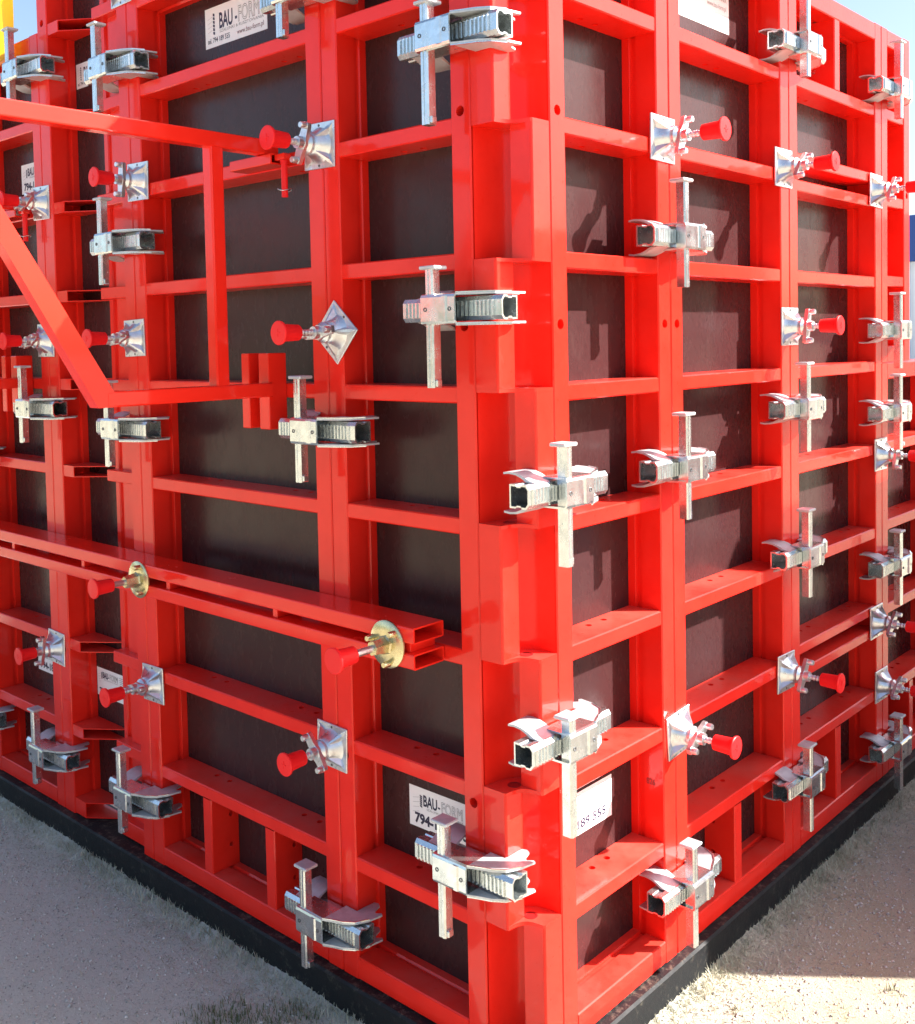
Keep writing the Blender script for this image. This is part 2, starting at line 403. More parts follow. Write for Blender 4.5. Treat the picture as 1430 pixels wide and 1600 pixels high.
def stiffener(xc, z0, z1, w=.042):
    b = MB(); c = .003; x0, x1 = xc-w/2, xc+w/2; y0, y1 = .003, PLYD
    zl = z1-z0; hl = [(z0+zl*.3, y1-.026, .008), (z0+zl*.72, y1-.026, .008)]
    for x in (x0, x1): b.holeface(z0, z1, y0+c, y1, hl, lambda l, ww, x=x: (x, ww, l))
    for (l, ww, r) in hl:
        vs = []
        for x in (x0, x1): vs += [(x, ww+r*math.sin(2*math.pi*k/12), l+r*math.cos(2*math.pi*k/12)) for k in range(12)]
        b.add(vs, [(k, (k+1) % 12, 12+(k+1) % 12, 12+k) for k in range(12)])
    for a, d in (((x0, y0+c), (x0+c, y0)), ((x0+c, y0), (x1-c, y0)), ((x1-c, y0), (x1, y0+c)), ((x0, y1), (x1, y1))):
        b.add([(*a, z0), (*a, z1), (*d, z1), (*d, z0)], [(0, 1, 2, 3)])
    return b
def panel(w, x0, x1, label, z0=BOT, z1=TOP, ribs=None, stiff=()):
    t = thing('formwork_panel', label, 'formwork panel', 'red framed formwork panels', wpos(w, x0, 0, z0), WALL[w])
    g = .0012; W_ = x1-x0; H = z1-z0
    hz = [z-z0 for z in HOLES_Z]
    zs = [(RIBZ[k], RH) for k in RIBZ] if ribs is None else ribs
    zs = [(z-z0, h) for z, h in zs if z0+SW+.02 < z < z1-SW-.02]
    o = part('stile', stile(SW, 0, H, True, hz), RED, t); o.location = (g, 0, 0)
    o = part('stile', stile(SW, 0, H, False, hz), RED, t); o.location = (W_-g-SW, 0, 0)
    a, b = g+SW, W_-g-SW
    part('bottom_rail', rail(a, b, 0, True), RED, t); part('top_rail', rail(a, b, H-SW, False), RED, t)
    for z, h in zs: part('rib', rib(a, b, z, h), RED, t)
    for xs, za, zb in stiff: part('stiffener', stiffener(xs-x0, za-z0, zb-z0), RED, t)
    part('plywood_sheet', MB().box(a-.014, b+.014, PLYD+.001, PLYD+.019, SW-.02, H-SW+.02), PLY, t)
    return t
LOW = (BOT+SW, RIBZ[8]-RH); HIGH = (RIBZ[1]+RH, TOP-SW)
pA = panel('L', -.618, -.123, 'half-metre-wide red panel just left of the corner post, sticker low on its board')
pB = panel('L', -1.519, -.618, 'widest red panel on the shaded left face, behind the triangular bracket',
           stiff=[(-1.221, *LOW), (-.920, *LOW)])
pC = panel('L', -2.660, -2.096, 'leftmost red panel in view, cut by the left edge of the photo')
pE = panel('L', -3.560, -2.660, 'red panel beyond the left edge, next after the leftmost one in view', stiff=[(-3.25, *LOW), (-2.96, *LOW)])
pR1 = panel('R', .123, .630, 'sunlit red panel just right of the corner post, sticker low on its board')
pR2 = panel('R', .630, 1.334, 'sunlit red panel second from the corner post on the right face', stiff=[(.980, *LOW)])
pR3 = panel('R', 1.334, 2.093, 'red panel on the right face with doubled ribs at its upper and lower ties',
            ribs=[(RIBZ[1], RH), (2.166, .0175), (2.083, .0175), (RIBZ[3], RH), (RIBZ[4], RH), (RIBZ[5], RH), (RIBZ[6], RH), (.622, .0165), (.541, .0165), (.308, .018)],
            stiff=[(1.70, BOT+SW, .290), (1.71, *HIGH)])
pR4 = panel('R', 2.093, 2.379, 'narrow short red panel at the upper right end of the right face', z0=1.512, ribs=[(2.41, RH), (2.098, RH), (1.808, RH)])
pR5 = panel('R', 2.093, 2.74, 'low red panel at the far right, under the narrow short panel', z1=1.508, ribs=[(RIBZ[5], RH), (.912, RH), (.600, RH), (.290, RH)], stiff=[(2.40, *LOW)])

# tall filler panel with mitred open rib ends, between the leftmost panel and the widest one
FT = 3.02
t = thing('filler_panel', 'tall red filler panel with mitred hollow rib ends, left of the widest panel', 'formwork panel', None, (-2.096, 0, BOT), 0)
def fx(x): return x+2.096
o = part('stile', stile(.068, 0, FT-BOT, True, [z-BOT for z in HOLES_Z+(2.735,)]), RED, t); o.location = (.0012, 0, 0)
for zc in [2.706]+[RIBZ[k] for k in RIBZ]+[.02]:
    z = zc-BOT; hh = RH if zc > .1 else .027
    b = MB(); th = .003
    pl = [(fx(-2.026), .003), (fx(-1.956), .003), (fx(-1.825), PLYD), (fx(-2.026), PLYD)]
    b.prism(pl, 'z', z+hh-th, z+hh); b.prism(pl, 'z', z-hh, z-hh+th)
    b.box(fx(-2.026), fx(-1.956), .003, .0065, z-hh+th, z+hh-th)
    part('open_rib', b, RED, t)
    part('rib_stub', MB().box(fx(-1.768), fx(-1.582), .022, .072, z-hh, z+hh, .002), RED, t)
fp = [(-1.803, PLYD-.001), (-1.803, .074), (-1.797, .070), (-1.776, .070), (-1.772, .078), (-1.722, .078), (-1.715, .050), (-1.585, .050), (-1.579, .044), (-1.579, .003), (-1.576, 0), (-1.5235, 0), (-1.5205, .003), (-1.5205, .12), (-1.803, .12)]
part('set_back_stile', MB().prism([(fx(x), y) for x, y in fp], 'z', 0, FT-BOT), RED, t)
part('plywood_sheet', MB().box(fx(-2.034), fx(-1.8035), PLYD+.001, PLYD+.019, .03, FT-BOT-.02), PLY, t)
filler = t

# ------------------------------------------------------------------ hinged outside corner post
t = thing('hinged_corner_post', 'red hinged outside corner post of staggered blocks where the two faces meet', 'corner post', None, (0, 0, BOT), 0)
e = .121; b0 = .058
def arc(ax, ay, bx, by, bulge, n=7):
    """points from a to b, bowed toward the inside of the post (-x,+y)"""
    out = []
    for k in range(n+1):
        s_ = k/n; x = ax+(bx-ax)*s_; y = ay+(by-ay)*s_; d = bulge*math.sin(math.pi*s_)
        out.append((x-d*.7071, y+d*.7071))
    return out
def mir(pl): return [(-y, -x) for x, y in pl]
SEG_R = [(-.005, b0), (-.002, b0+.002), (0, b0+.005), (0, e), (-e, e), (-e, .004)]+arc(-e, .004, -b0-.004, .108, .022)[1:]+[(-b0-.004, b0+.004), (-b0-.001, b0)]
SEG_L = mir(SEG_R)
PLATE = [(-e, 0), (-b0-.005, 0), (-b0, .003)]+arc(-b0, .004, -.004, b0, .020)[1:-1]+[(-.003, b0), (0, b0+.005), (0, e), (-e, e)]
zb = [2.71, 2.399, 2.098, 1.797, 1.511, 1.210, .910, .612, .308, BOT]
for k in range(len(zb)-1):
    typ = SEG_R if k % 2 == 0 else SEG_L
    b = MB().prism(typ, 'z', zb[k+1]-BOT+(.004 if k < len(zb)-2 else 0), zb[k]-BOT-(.004 if k else 0))
    part('hinge_block', b, RED, t, 30)
for z in zb[1:-1]:
    b = MB(); zz = z-BOT
    b.prism(PLATE, 'z', zz-.0042, zz+.0042); o = part('hinge_plate', b, RED, t, 30)
for k, z in enumerate(zb[1:-1]):
    # pin bores, recessed ring with a dark socket
    zz = z-BOT
    cx, cy = (-.073, .050) if k % 2 == 0 else (-.050, .073)
    o = part('pin_bore', MB().lathe([(.0155, .0043), (.0155, .0052), (.012, .0052), (.012, -.003), (.0001, -.003)], (cx, cy, zz), (0, 0, 1), 18), STAMP, t)

# ------------------------------------------------------------------ clamps
SPINE_O = [(-.056, -.017), (-.049, -.026), (-.036, -.026), (-.034, -.0225), (-.022, -.0225), (-.020, -.0255), (-.004, -.0255), (-.004, .0255), (-.020, .0255), (-.022, .0225), (-.034, .0225), (-.036, .026), (-.049, .026), (-.056, .017)]
SPINE_I = [(-.030+(y+.030)*.86, z*.84) for y, z in SPINE_O]
def make_clamp():
    t = thing('alignment_clamp', '-', 'clamp', 'galvanised alignment clamps across the panel seams')
    x0, x1 = -.166, .126; b0_, b1_ = -.078, .022
    sp = part('spine_tube', MB().tube(SPINE_O, SPINE_I, 'x', x0, x1), GALV, t)
    b = MB(); x = x0+.008
    while x < x1-.024:
        b.prism([(x, -.0555), (x+.0014, -.0602), (x+.0050, -.0602), (x+.0064, -.0555)], 'z', -.0165, .0165); x += .0112
    part('grip_rib', b, GALV, sp)['kind'] = 'stuff'
    th = .0045; H_ = .034; F = -.090; r = .008
    # sleeve: U-shaped section of front plate, top and bottom, as one bent plate
    prof = [(-.026, H_), (F+r, H_), (F+r*.3, H_-r*.3), (F, H_-r), (F, -H_+r), (F+r*.3, -H_+r*.3), (F+r, -H_), (-.026, -H_),
            (-.026, -H_+th), (F+r, -H_+th), (F+th+r*.2, -H_+th+r*.25), (F+th, -H_+r), (F+th, H_-r), (F+th+r*.2, H_-th-r*.25), (F+r, H_-th), (-.026, H_-th)]
    hs = part('housing', MB().prism(prof, 'x', b0_, b1_), GALV, t)
    part('fold_ridge', MB().prism([(-.016, F+.001), (-.012, F-.0035), (-.002, F-.0035), (.002, F+.001)], 'z', -H_+.006, H_-.006), GALV, hs)
    for xr in (b0_+.014, b1_-.014):
        part('rivet', MB().lathe([(.0048, -.001), (.0048, .0012), (.0030, .0012), (.0030, -.0004), (.0001, -.0004)], (xr, F, 0), (0, -1, 0), 12), STEEL_DK, hs)
    # fork plates hooking round the right-hand stile
    fo = [(b1_, F+.004), (.045, -.0755), (.075, -.064), (.101, -.046), (.118, -.012), (.125, .026), (.118, .030), (.106, .020), (.096, .028), (.088, .052), (.077, .058), (.066, .054), (.0625, .020), (.0625, -.0035), (.05, -.0035), (.02, -.0035), (b1_, -.0035)]
    for s_ in (1, -1):
        fk = part('fork_plate', MB().prism(fo, 'z', s_*H_-s_*th, s_*(H_)), GALVP, t)
        rim = [(b1_, F+.004), (.045, -.0755), (.075, -.064), (.101, -.046), (.118, -.012)]
        b = MB()
        for k in range(len(rim)-1):
            (ax, ay), (bx, by) = rim[k], rim[k+1]; dx, dy = bx-ax, by-ay; L = math.hypot(dx, dy); nx, ny = -dy/L*.0035, dx/L*.0035
            b.prism([(ax, ay), (bx, by), (bx+nx, by+ny), (ax+nx, ay+ny)], 'z', s_*(H_-.0005), s_*(H_+.0025))
        part('rim', b, GALV, fk)
    # fixed jaw on the left: bent flanges above and below the spine
    for s_ in (1, -1):
        pr = [(-.046, .0262), (-.030, .030), (-.014, .038), (.004, .044), (.024, .046), (.040, .044), (.040, .0398), (.024, .0415), (.006, .0395), (-.008, .034), (-.022, .0262)]
        part('jaw_flange', MB().prism([(y, s_*z) for y, z in pr], 'x', -.132, -.0645), GALVP, t, 40)
    # wedge
    wx0, wx1 = b0_+.008, b0_+.030; wy0, wy1 = -.084, -.059
    wg = MB()
    prw = [(wx0, wy0+.004), (wx0+.003, wy0), (wx0+.009, wy0), (wx0+.010, wy0+.002), (wx0+.012, wy0+.002), (wx0+.013, wy0), (wx1-.003, wy0), (wx1, wy0+.004), (wx1, wy1), (wx0, wy1)]
    wg.prism(prw, 'z', -.160, .100)
    w_ = part('wedge', wg, GALV, t)
    part('wedge_head', MB().box(wx0-.013, wx1+.013, wy0-.005, wy1+.012, .1, .108, .002), GALVP, w_)
    part('wedge_foot', MB().box(wx1, wx1+.007, wy0+.004, wy1-.004, -.158, -.142, .002), GALV, w_)
    return t
STEEL_DK = mat('dark_rivet', (0.10, 0.10, 0.11), .5, .6)
proto = make_clamp(); first = [True]
def clamp(w, seam, z, label, dx=0.0, wd=0.0):
    t = proto if first[0] else copy_tree(proto)
    first[0] = False
    t.location = wpos(w, seam+dx, 0, z); t.rotation_euler = (0, 0, WALL[w])
    t['label'] = label; t['category'] = 'clamp'; t['group'] = 'galvanised alignment clamps across the panel seams'
    for ch in t.children:
        if ch.name.startswith('wedge'): ch.location.z = wd
    return t
SA, SB, SC, SD = -.123, -.618, -1.519, -2.096
clamp('L', SA, 2.284, 'clamp on the corner post near the top of the photo, left face', 0, -0.03)
clamp('L', SA, 1.692, 'clamp on the corner post above mid height, open tube end toward the notched blocks', 0, -0.012)
clamp('L', SA, .438, 'lowest clamp on the corner post, left face, wedge head in front of a sticker', 0, 0.002)
clamp('L', SB, 2.500, 'clamp cut by the top edge beside the printed company sticker', 0, 0.045)
clamp('L', SB, 1.405, 'clamp right of the bracket foot, between the widest panel and the corner panel', .03, 0.03)
clamp('L', SB, .138, 'lowest clamp left of the corner on the shaded face, wedge reaching the black edging', 0, 0.035)
clamp('L', SC, 2.478, 'clamp above the sloping bracket beam, left edge of the widest panel', 0, 0.03)
clamp('L', SC, 1.942, 'clamp under the sloping bracket beam, left edge of the widest panel', 0, 0.035)
clamp('L', SC, 1.371, 'clamp just below the elbow of the triangular bracket', 0, 0.042)
clamp('L', SC, .204, 'bottom clamp at the left edge of the widest panel, above the black edging', 0, 0.045)
clamp('L', SD, 2.575, 'uppermost clamp at the far left, beside the yellow plastic sheet', 0, 0.04)
clamp('L', SD, 1.418, 'clamp at far left mid height, beside the bracket bearing bars', 0, 0.04)
clamp('L', SD, .196, 'bottom clamp at far left between the leftmost panel and the filler panel', 0, 0.052)
clamp('L', -2.660, .205, 'clamp cut by the left edge near the bottom, only its tube end showing')
clamp('L', -2.660, 1.215, 'clamp outside the left edge, only its dark fork tips showing above the rail')
clamp('R', .123, 1.292, 'upper of the two sunlit clamps on the right side of the corner post', 0, .0)
clamp('R', .123, .737, 'lower of the two sunlit clamps on the right side of the corner post', 0, -.038)
clamp('R', .630, 1.870, 'sunlit clamp under the upper tie plate, first seam right of the corner', 0, 0.034)
clamp('R', .630, 1.290, 'sunlit clamp at mid height, first seam right of the corner', 0, 0.034)
clamp('R', .630, .195, 'sunlit bottom clamp, first seam right of the corner, near the black edging', .012, 0.026)
clamp('R', 1.334, 2.483, 'topmost clamp on the second seam right of the corner, against the bright sky side', .018, 0.06)
clamp('R', 1.334, 1.397, 'clamp below the mid tie plate on the second seam right of the corner', .008, 0.032)
clamp('R', 1.334, .947, 'clamp at the shadow edge on the second seam right of the corner', .014, 0.04)
clamp('R', 1.334, .244, 'bottom clamp in shadow on the second seam right of the corner', .014, 0.022)
clamp('R', 2.093, 2.479, 'topmost clamp at the far right on the narrow short panel', .03, 0.05)
clamp('R', 2.093, 1.628, 'clamp at the foot of the narrow short panel, far right', .022, 0.025)
clamp('R', 2.093, 1.335, 'clamp at far right just above a tie plate, below the narrow short panel', .02, 0.03)
clamp('R', 2.093, .784, 'shaded clamp at far right between two tie plates', .02, 0.025)
clamp('R', 2.093, .12, 'shaded bottom clamp at far right, over the black edging', .02, 0.02)

# ------------------------------------------------------------------ tie anchors
def make_tie(nut_angle, plate_angle, rod_end=.165, cap=True):
    """plate against wall at y=0, everything out along -y, origin at the tie axis"""
    t = thing('tie_anchor', '-', 'tie anchor', 'wing-nut tie anchors on the panels')
    hp = .0575; b = MB()
    b.box(-hp, hp, -.005, 0, -hp, hp, .0012)
    pl = part('anchor_plate', b, GALVD, t); pl.rotation_euler = (0, plate_angle, 0)
    cone = part('anchor_cone', MB().lathe([(.046, .0045), (.040, .010), (.031, .026), (.027, .036), (.0225, .039), (.0001, .039)], (0, 0, 0), (0, -1, 0), 28), GALVD, pl, 40)
    for k in range(4):
        a = math.pi/4+k*math.pi/2; ca, sa = math.cos(a), math.sin(a)
        def q(r, s_, h): return (ca*r-sa*s_, -h, sa*r+ca*s_)
        vs = [q(.076, 0, .0045), q(.030, -.013, .0045), q(.030, .013, .0045), q(.026, -.002, .036), q(.026, .002, .036), q(.060, -.004, .010), q(.060, .004, .010)]
        b = MB(); b.add(vs, [(0, 1, 5), (0, 6, 2), (1, 3, 5), (2, 6, 4), (3, 4, 6, 5), (0, 5, 6)])
        part('corner_ridge', b, GALVD, pl)
    for s_ in (1, -1):
        part('nail_hole', MB().lathe([(.0034, .0045), (.0034, .0056), (.0001, .0056)], (.0*s_, 0, s_*.050), (0, -1, 0), 10), STEEL_DK, pl)
    wn_ = part('wing_nut', MB().lathe([(.024, .036), (.0265, .041), (.0265, .047), (.022, .052), (.017, .056), (.015, .078), (.0001, .078)], (0, 0, 0), (0, -1, 0), 22), GALVD, t, 40)
    b = MB(); ca, sa = math.cos(nut_angle), math.sin(nut_angle)
    pr = [(-.052, -.008), (-.046, -.011), (-.020, -.013), (0, -.019), (.020, -.013), (.046, -.011), (.052, -.008), (.052, .008), (.046, .011), (.020, .013), (0, .019), (-.020, .013), (-.046, .011), (-.052, .008)]
    rot = lambda x, z: (x*ca-z*sa, x*sa+z*ca)
    b.prism([rot(*q_) for q_ in pr], 'y', -.063, -.052)
    part('wing_bar', b, GALVD, wn_, 30)
    for s_ in (1, -1):
        x, z = rot(s_*.044, 0)
        part('wing_peg', MB().lathe([(.0085, .060), (.0085, .076), (.0070, .080), (.0001, .080)], (x, 0, z), (0, -1, 0), 12), GALVD, wn_, 40)
    prf = [(.0075, .03)]; h = .078
    while h < rod_end-.05:
        prf += [(.0070, h), (.0086, h+.003), (.0086, h+.005), (.0070, h+.008)]; h += .010
    part('tie_rod', MB().lathe(prf+[(.0075, rod_end-.03)], (0, 0, 0), (0, -1, 0), 12), GALVD, t, 50)
    if cap:
        c_ = part('end_cap', MB().lathe([(.0165, rod_end-.062), (.0195, rod_end-.060), (.0215, rod_end-.016), (.0225, rod_end-.010), (.0285, rod_end-.007), (.0295, rod_end-.002), (.0275, rod_end), (.0001, rod_end+.0008)], (0, 0, 0), (0, -1, 0), 26), CAP, t, 35)
        b = MB(); b.box(-.009, .009, -rod_end-.0017, -rod_end-.0006, -.0012, .0012); b.box(-.0012, .0012, -rod_end-.0016, -rod_end-.0006, -.009, .009)
        part('cross_mark', b, CAP, c_)
    return t
def tie(w, x, z, label, nut=1.2, plate=0.0, end=.165):
    t = make_tie(nut, plate, end); t.location = wpos(w, x, 0, z); t.rotation_euler = (0, 0, WALL[w])
    t['label'] = label; return t
tie('L', -.626, 2.120, 'tie anchor with red cap where the bracket beam meets the wall', 1.15, .02, .170)
tie('L', -.582, 1.650, 'tie anchor with its plate turned on its corner, diamond-like', .15, R(42), .186)
tie('L', -1.478, 2.130, 'tie anchor with red cap just below the sloping bracket beam', 1.45, 0.03, .152)
tie('L', -1.526, 1.651, 'tie anchor with red cap tucked behind the bracket diagonal', .25, -.03, .166)
tie('L', -2.103, 2.129, 'upper tie anchor at far left, cap cut by the bracket diagonal', .4, .03, .15)
tie('L', -2.106, 1.652, 'tie anchor at far left above the bearing bars', .35, 0, .158)
tie('L', -2.111, .566, 'tie anchor at far left below the double rail', 1.35, .04, .144)
tie('L', -1.485, .566, 'tie anchor left of the widest panel, below the double rail', .2, -.03, .172)
tie('L', -.636, .581, 'tie anchor below the double rail near the corner panel, left face', -.9, .03, .162)
tie('L', -1.540, 2.735, 'tie anchor cut by the top edge of the photo, only its plate showing', .6, 0, .168)
tie('R', .594, 2.122, 'sunlit upper tie anchor on the first seam right of the corner', 1.2, .02, .178)
tie('R', 1.289, 2.123, 'sunlit upper tie anchor on the second seam right of the corner', .8, .0, .164)
tie('R', 2.034, 2.122, 'upper tie anchor at far right, red cap cut by the photo edge', .9, .02, .17)
tie('R', 1.326, 1.645, 'sunlit mid-height tie anchor on the second seam right of the corner', 1.35, 0, .162)
tie('R', 2.073, 1.182, 'tie anchor at far right just under a clamp, half way up', 1.2, .0, .165)
tie('R', .643, .581, 'sunlit lower tie anchor on the first seam right of the corner, plate tilted', .5, -.08, .168)
tie('R', 1.286, .582, 'shaded lower tie anchor on the second seam right of the corner', 1.0, .03, .176)
tie('R', 2.029, .581, 'upper of the two shaded tie anchors low at far right', .7, .0, .17)
tie('R', 2.075, .338, 'lower of the two shaded tie anchors low at far right', .5, .02, .17)

# ------------------------------------------------------------------ double rail across the left face
t = thing('waling_rail', 'double red box-section rail bolted across the shaded left face', 'rail', None, (-.235, 0, .930), 0)
XL = -3.3
def hollow(y0, y1, z0, z1, th): return [(y0, z0), (y1, z0), (y1, z1), (y0, z1)], [(y0+th, z0+th), (y1-th, z0+th), (y1-th, z1-th), (y0+th, z1-th)]
def rrect(y0, y1, z0, z1, r):
    out = []
    for (cy, cz, a0) in ((y1-r, z1-r, 0), (y0+r, z1-r, 90), (y0+r, z0+r, 180), (y1-r, z0+r, 270)):
        for k in range(3): a = R(a0+45*k); out.append((cy+r*math.cos(a), cz+r*math.sin(a)))
    return out
for (za, zb_) in ((.0105, .048), (-.048, -.0125)):
    part('box_section', MB().tube(rrect(-.1005, -.0005, za, zb_, .004), rrect(-.0965, -.0045, za+.004, zb_-.004, .002), 'x', XL, 0), RED2, t)
for x in (-.030, -.512, -1.010, -1.504, -1.996, -2.490, -2.984):
    part('spacer', MB().box(x-.009, x+.009, -.090, -.008, -.0126, .0106, .001), RED2, t)
def gold_nut(x, z, label, ang, end):
    t = thing('rail_nut', label, 'flanged nut', 'yellow flanged nuts on the double rail', (x, -.1005, z), 0)
    pl = part('flange', MB().lathe([(.0555, 0), (.0555, .004), (.052, .0065), (.030, .010), (.0001, .010)], (0, 0, 0), (0, -1, 0), 32), GOLD, t, 40)
    hb = part('hub', MB().lathe([(.026, .008), (.0215, .014), (.0190, .034), (.0170, .050), (.0001, .050)], (0, 0, 0), (0, -1, 0), 6, ang), GOLD, t)
    for k in range(3):
        a = ang+2*math.pi*k/3+.5
        part('lug', MB().lathe([(.0075, .004), (.0075, .024), (.006, .028), (.0001, .028)], (math.cos(a)*.043, 0, math.sin(a)*.043), (0, -1, 0), 10), GOLD, pl, 40)
    part('tie_rod', MB().lathe([(.0085, 0), (.0085, end-.03)], (0, 0, 0), (0, -1, 0), 12), GALVD, t, 50)
    part('end_cap', MB().lathe([(.0165, end-.062), (.0195, end-.060), (.0215, end-.016), (.0225, end-.010), (.0285, end-.007), (.0295, end-.002), (.0275, end), (.0001, end+.0008)], (0, 0, 0), (0, -1, 0), 26), CAP, t, 35)
gold_nut(-.318, .929, 'yellow flanged nut at the right end of the double rail', .3, .168)
gold_nut(-1.382, .929, 'yellow flanged nut on the double rail near the left', .7, .152)

# ------------------------------------------------------------------ platform brackets
def make_bracket(u, label):
    """u: plane of the bracket; y negative is out from the wall"""
    t = thing('platform_bracket', label, 'bracket', 'red triangular platform brackets', (-u, 0, 1.40), 0)
    h = .0195; Z = lambda z: z-1.40
    def sq(y0, y1, z0, z1, a, b): return MB().tube(rrect(y0, y1, z0, z1, .004), rrect(y0+.004, y1-.004, z0+.004, z1-.004, .002), 'x', a, b)
    # top beam along y
    part('top_beam', MB().tube([(x, z) for x, z in rrect(-h, h, Z(2.114), Z(2.153), .004)], rrect(-h+.004, h-.004, Z(2.118), Z(2.149), .002), 'y', -1.02, -.012), RED2, t)
    part('post', MB().prism([(x, y) for x, y in rrect(-h+.001, h-.001, -.222, -.184, .004)], 'z', Z(1.522), Z(2.1145)), RED2, t)
    part('lower_bar', MB().tube(rrect(-h, h, Z(1.486), Z(1.5225), .004), rrect(-h+.004, h-.004, Z(1.49), Z(1.5185), .002), 'y', -.520, -.050), RED2, t)
    # diagonal strut from the elbow up to the outer end
    a = (-.545, 1.4862); b_ = (-.9075, 2.1138); c2 = (-.865, 2.1138); d2 = (-.5055, 1.5228)
    part('strut', MB().prism([(a[0], Z(a[1])), (b_[0], Z(b_[1])), (c2[0], Z(c2[1])), (d2[0], Z(d2[1])), (-.500, Z(1.4862))], 'x', -h+.0006, h-.0006), RED2, t)
    # bearing bars against the rib
    for x0, x1 in ((-.105, -.072), (-.030, .012)):
        part('bearing_bar', MB().box(x0, x1, -.058, .0022, Z(1.400), Z(1.600), .002), RED2, t)
    part('cross_piece', MB().box(-.0715, -.0305, -.050, -.012, Z(1.486), Z(1.522), .002), RED2, t)
    # hook tube and locking pin
    part('hook_tube', MB().tube(rrect(-.058, .0022, Z(2.086), Z(2.1135), .003), rrect(-.054, -.0018, Z(2.090), Z(2.1095), .002), 'x', -.13, .045), RED2, t)
    pn = part('locking_pin', MB().lathe([(.0085, 0), (.0085, .085), (.0105, .086), (.0105, .094), (.0001, .094)], (.070, -.034, Z(2.000)), (0, 0, 1), 14), CAP, t, 40)
    part('pin_lug', MB().box(.0455, .085, -.046, -.022, Z(2.0945), Z(2.1105), .002), RED2, t)
    ring = MB(); n = 20
    pts = [Vector((.070+.014*math.cos(2*math.pi*k/n), -.034+.020*math.sin(2*math.pi*k/n), Z(2.018)+.003*math.sin(4*math.pi*k/n))) for k in range(n)]
    for k in range(n):
        p0, p1 = pts[k], pts[(k+1) % n]; ring.lathe([(.0012, 0), (.0012, (p1-p0).length)], p0, (p1-p0), 6)
    part('split_ring', ring, GALV, pn)
    return t
br = make_bracket(.800, 'red triangular platform bracket jutting out in front of the widest panel')
b2_ = copy_tree(br); b2_.location.x = -2.235; b2_['label'] = 'platform bracket at the far left edge, only its bearing bars and hook showing'

# yellow plastic sheet at the far left top
t = thing('yellow_sheet', 'bright yellow translucent plastic sheet hanging at the top left, over the leftmost panel', 'plastic sheet', None, (-2.215, 0, 2.635), 0)
b = MB(); nx_, nz_ = 30, 20
def ysh(i, j, d):
    x = -.62*i/nx_; z = .012+.62*j/nz_
    return (x, -.030-d+.006*math.sin(x*31+1)*(.3+j/nz_)+.004*math.sin(x*70+z*9), z)
gv = [ysh(i, j, 0) for i in range(nx_+1) for j in range(nz_+1)]+[ysh(i, j, .0012) for i in range(nx_+1) for j in range(nz_+1)]
M_ = (nx_+1)*(nz_+1); fs = []
for i in range(nx_):
    for j in range(nz_):
        q = (i*(nz_+1)+j, (i+1)*(nz_+1)+j, (i+1)*(nz_+1)+j+1, i*(nz_+1)+j+1); fs.append(q); fs.append(tuple(M_+k for k in reversed(q)))
b.add(gv, fs); part('sheet', b, YEL, t, 60)
part('hem', MB().box(-.62, 0, -.040, -.022, 0, .0118, .003), ORG, t)
for k in range(3): part('tie_strap', MB().box(-.12-.2*k, -.105-.2*k, -.0215, -.0012, .002, .012, .001), ORG, t)

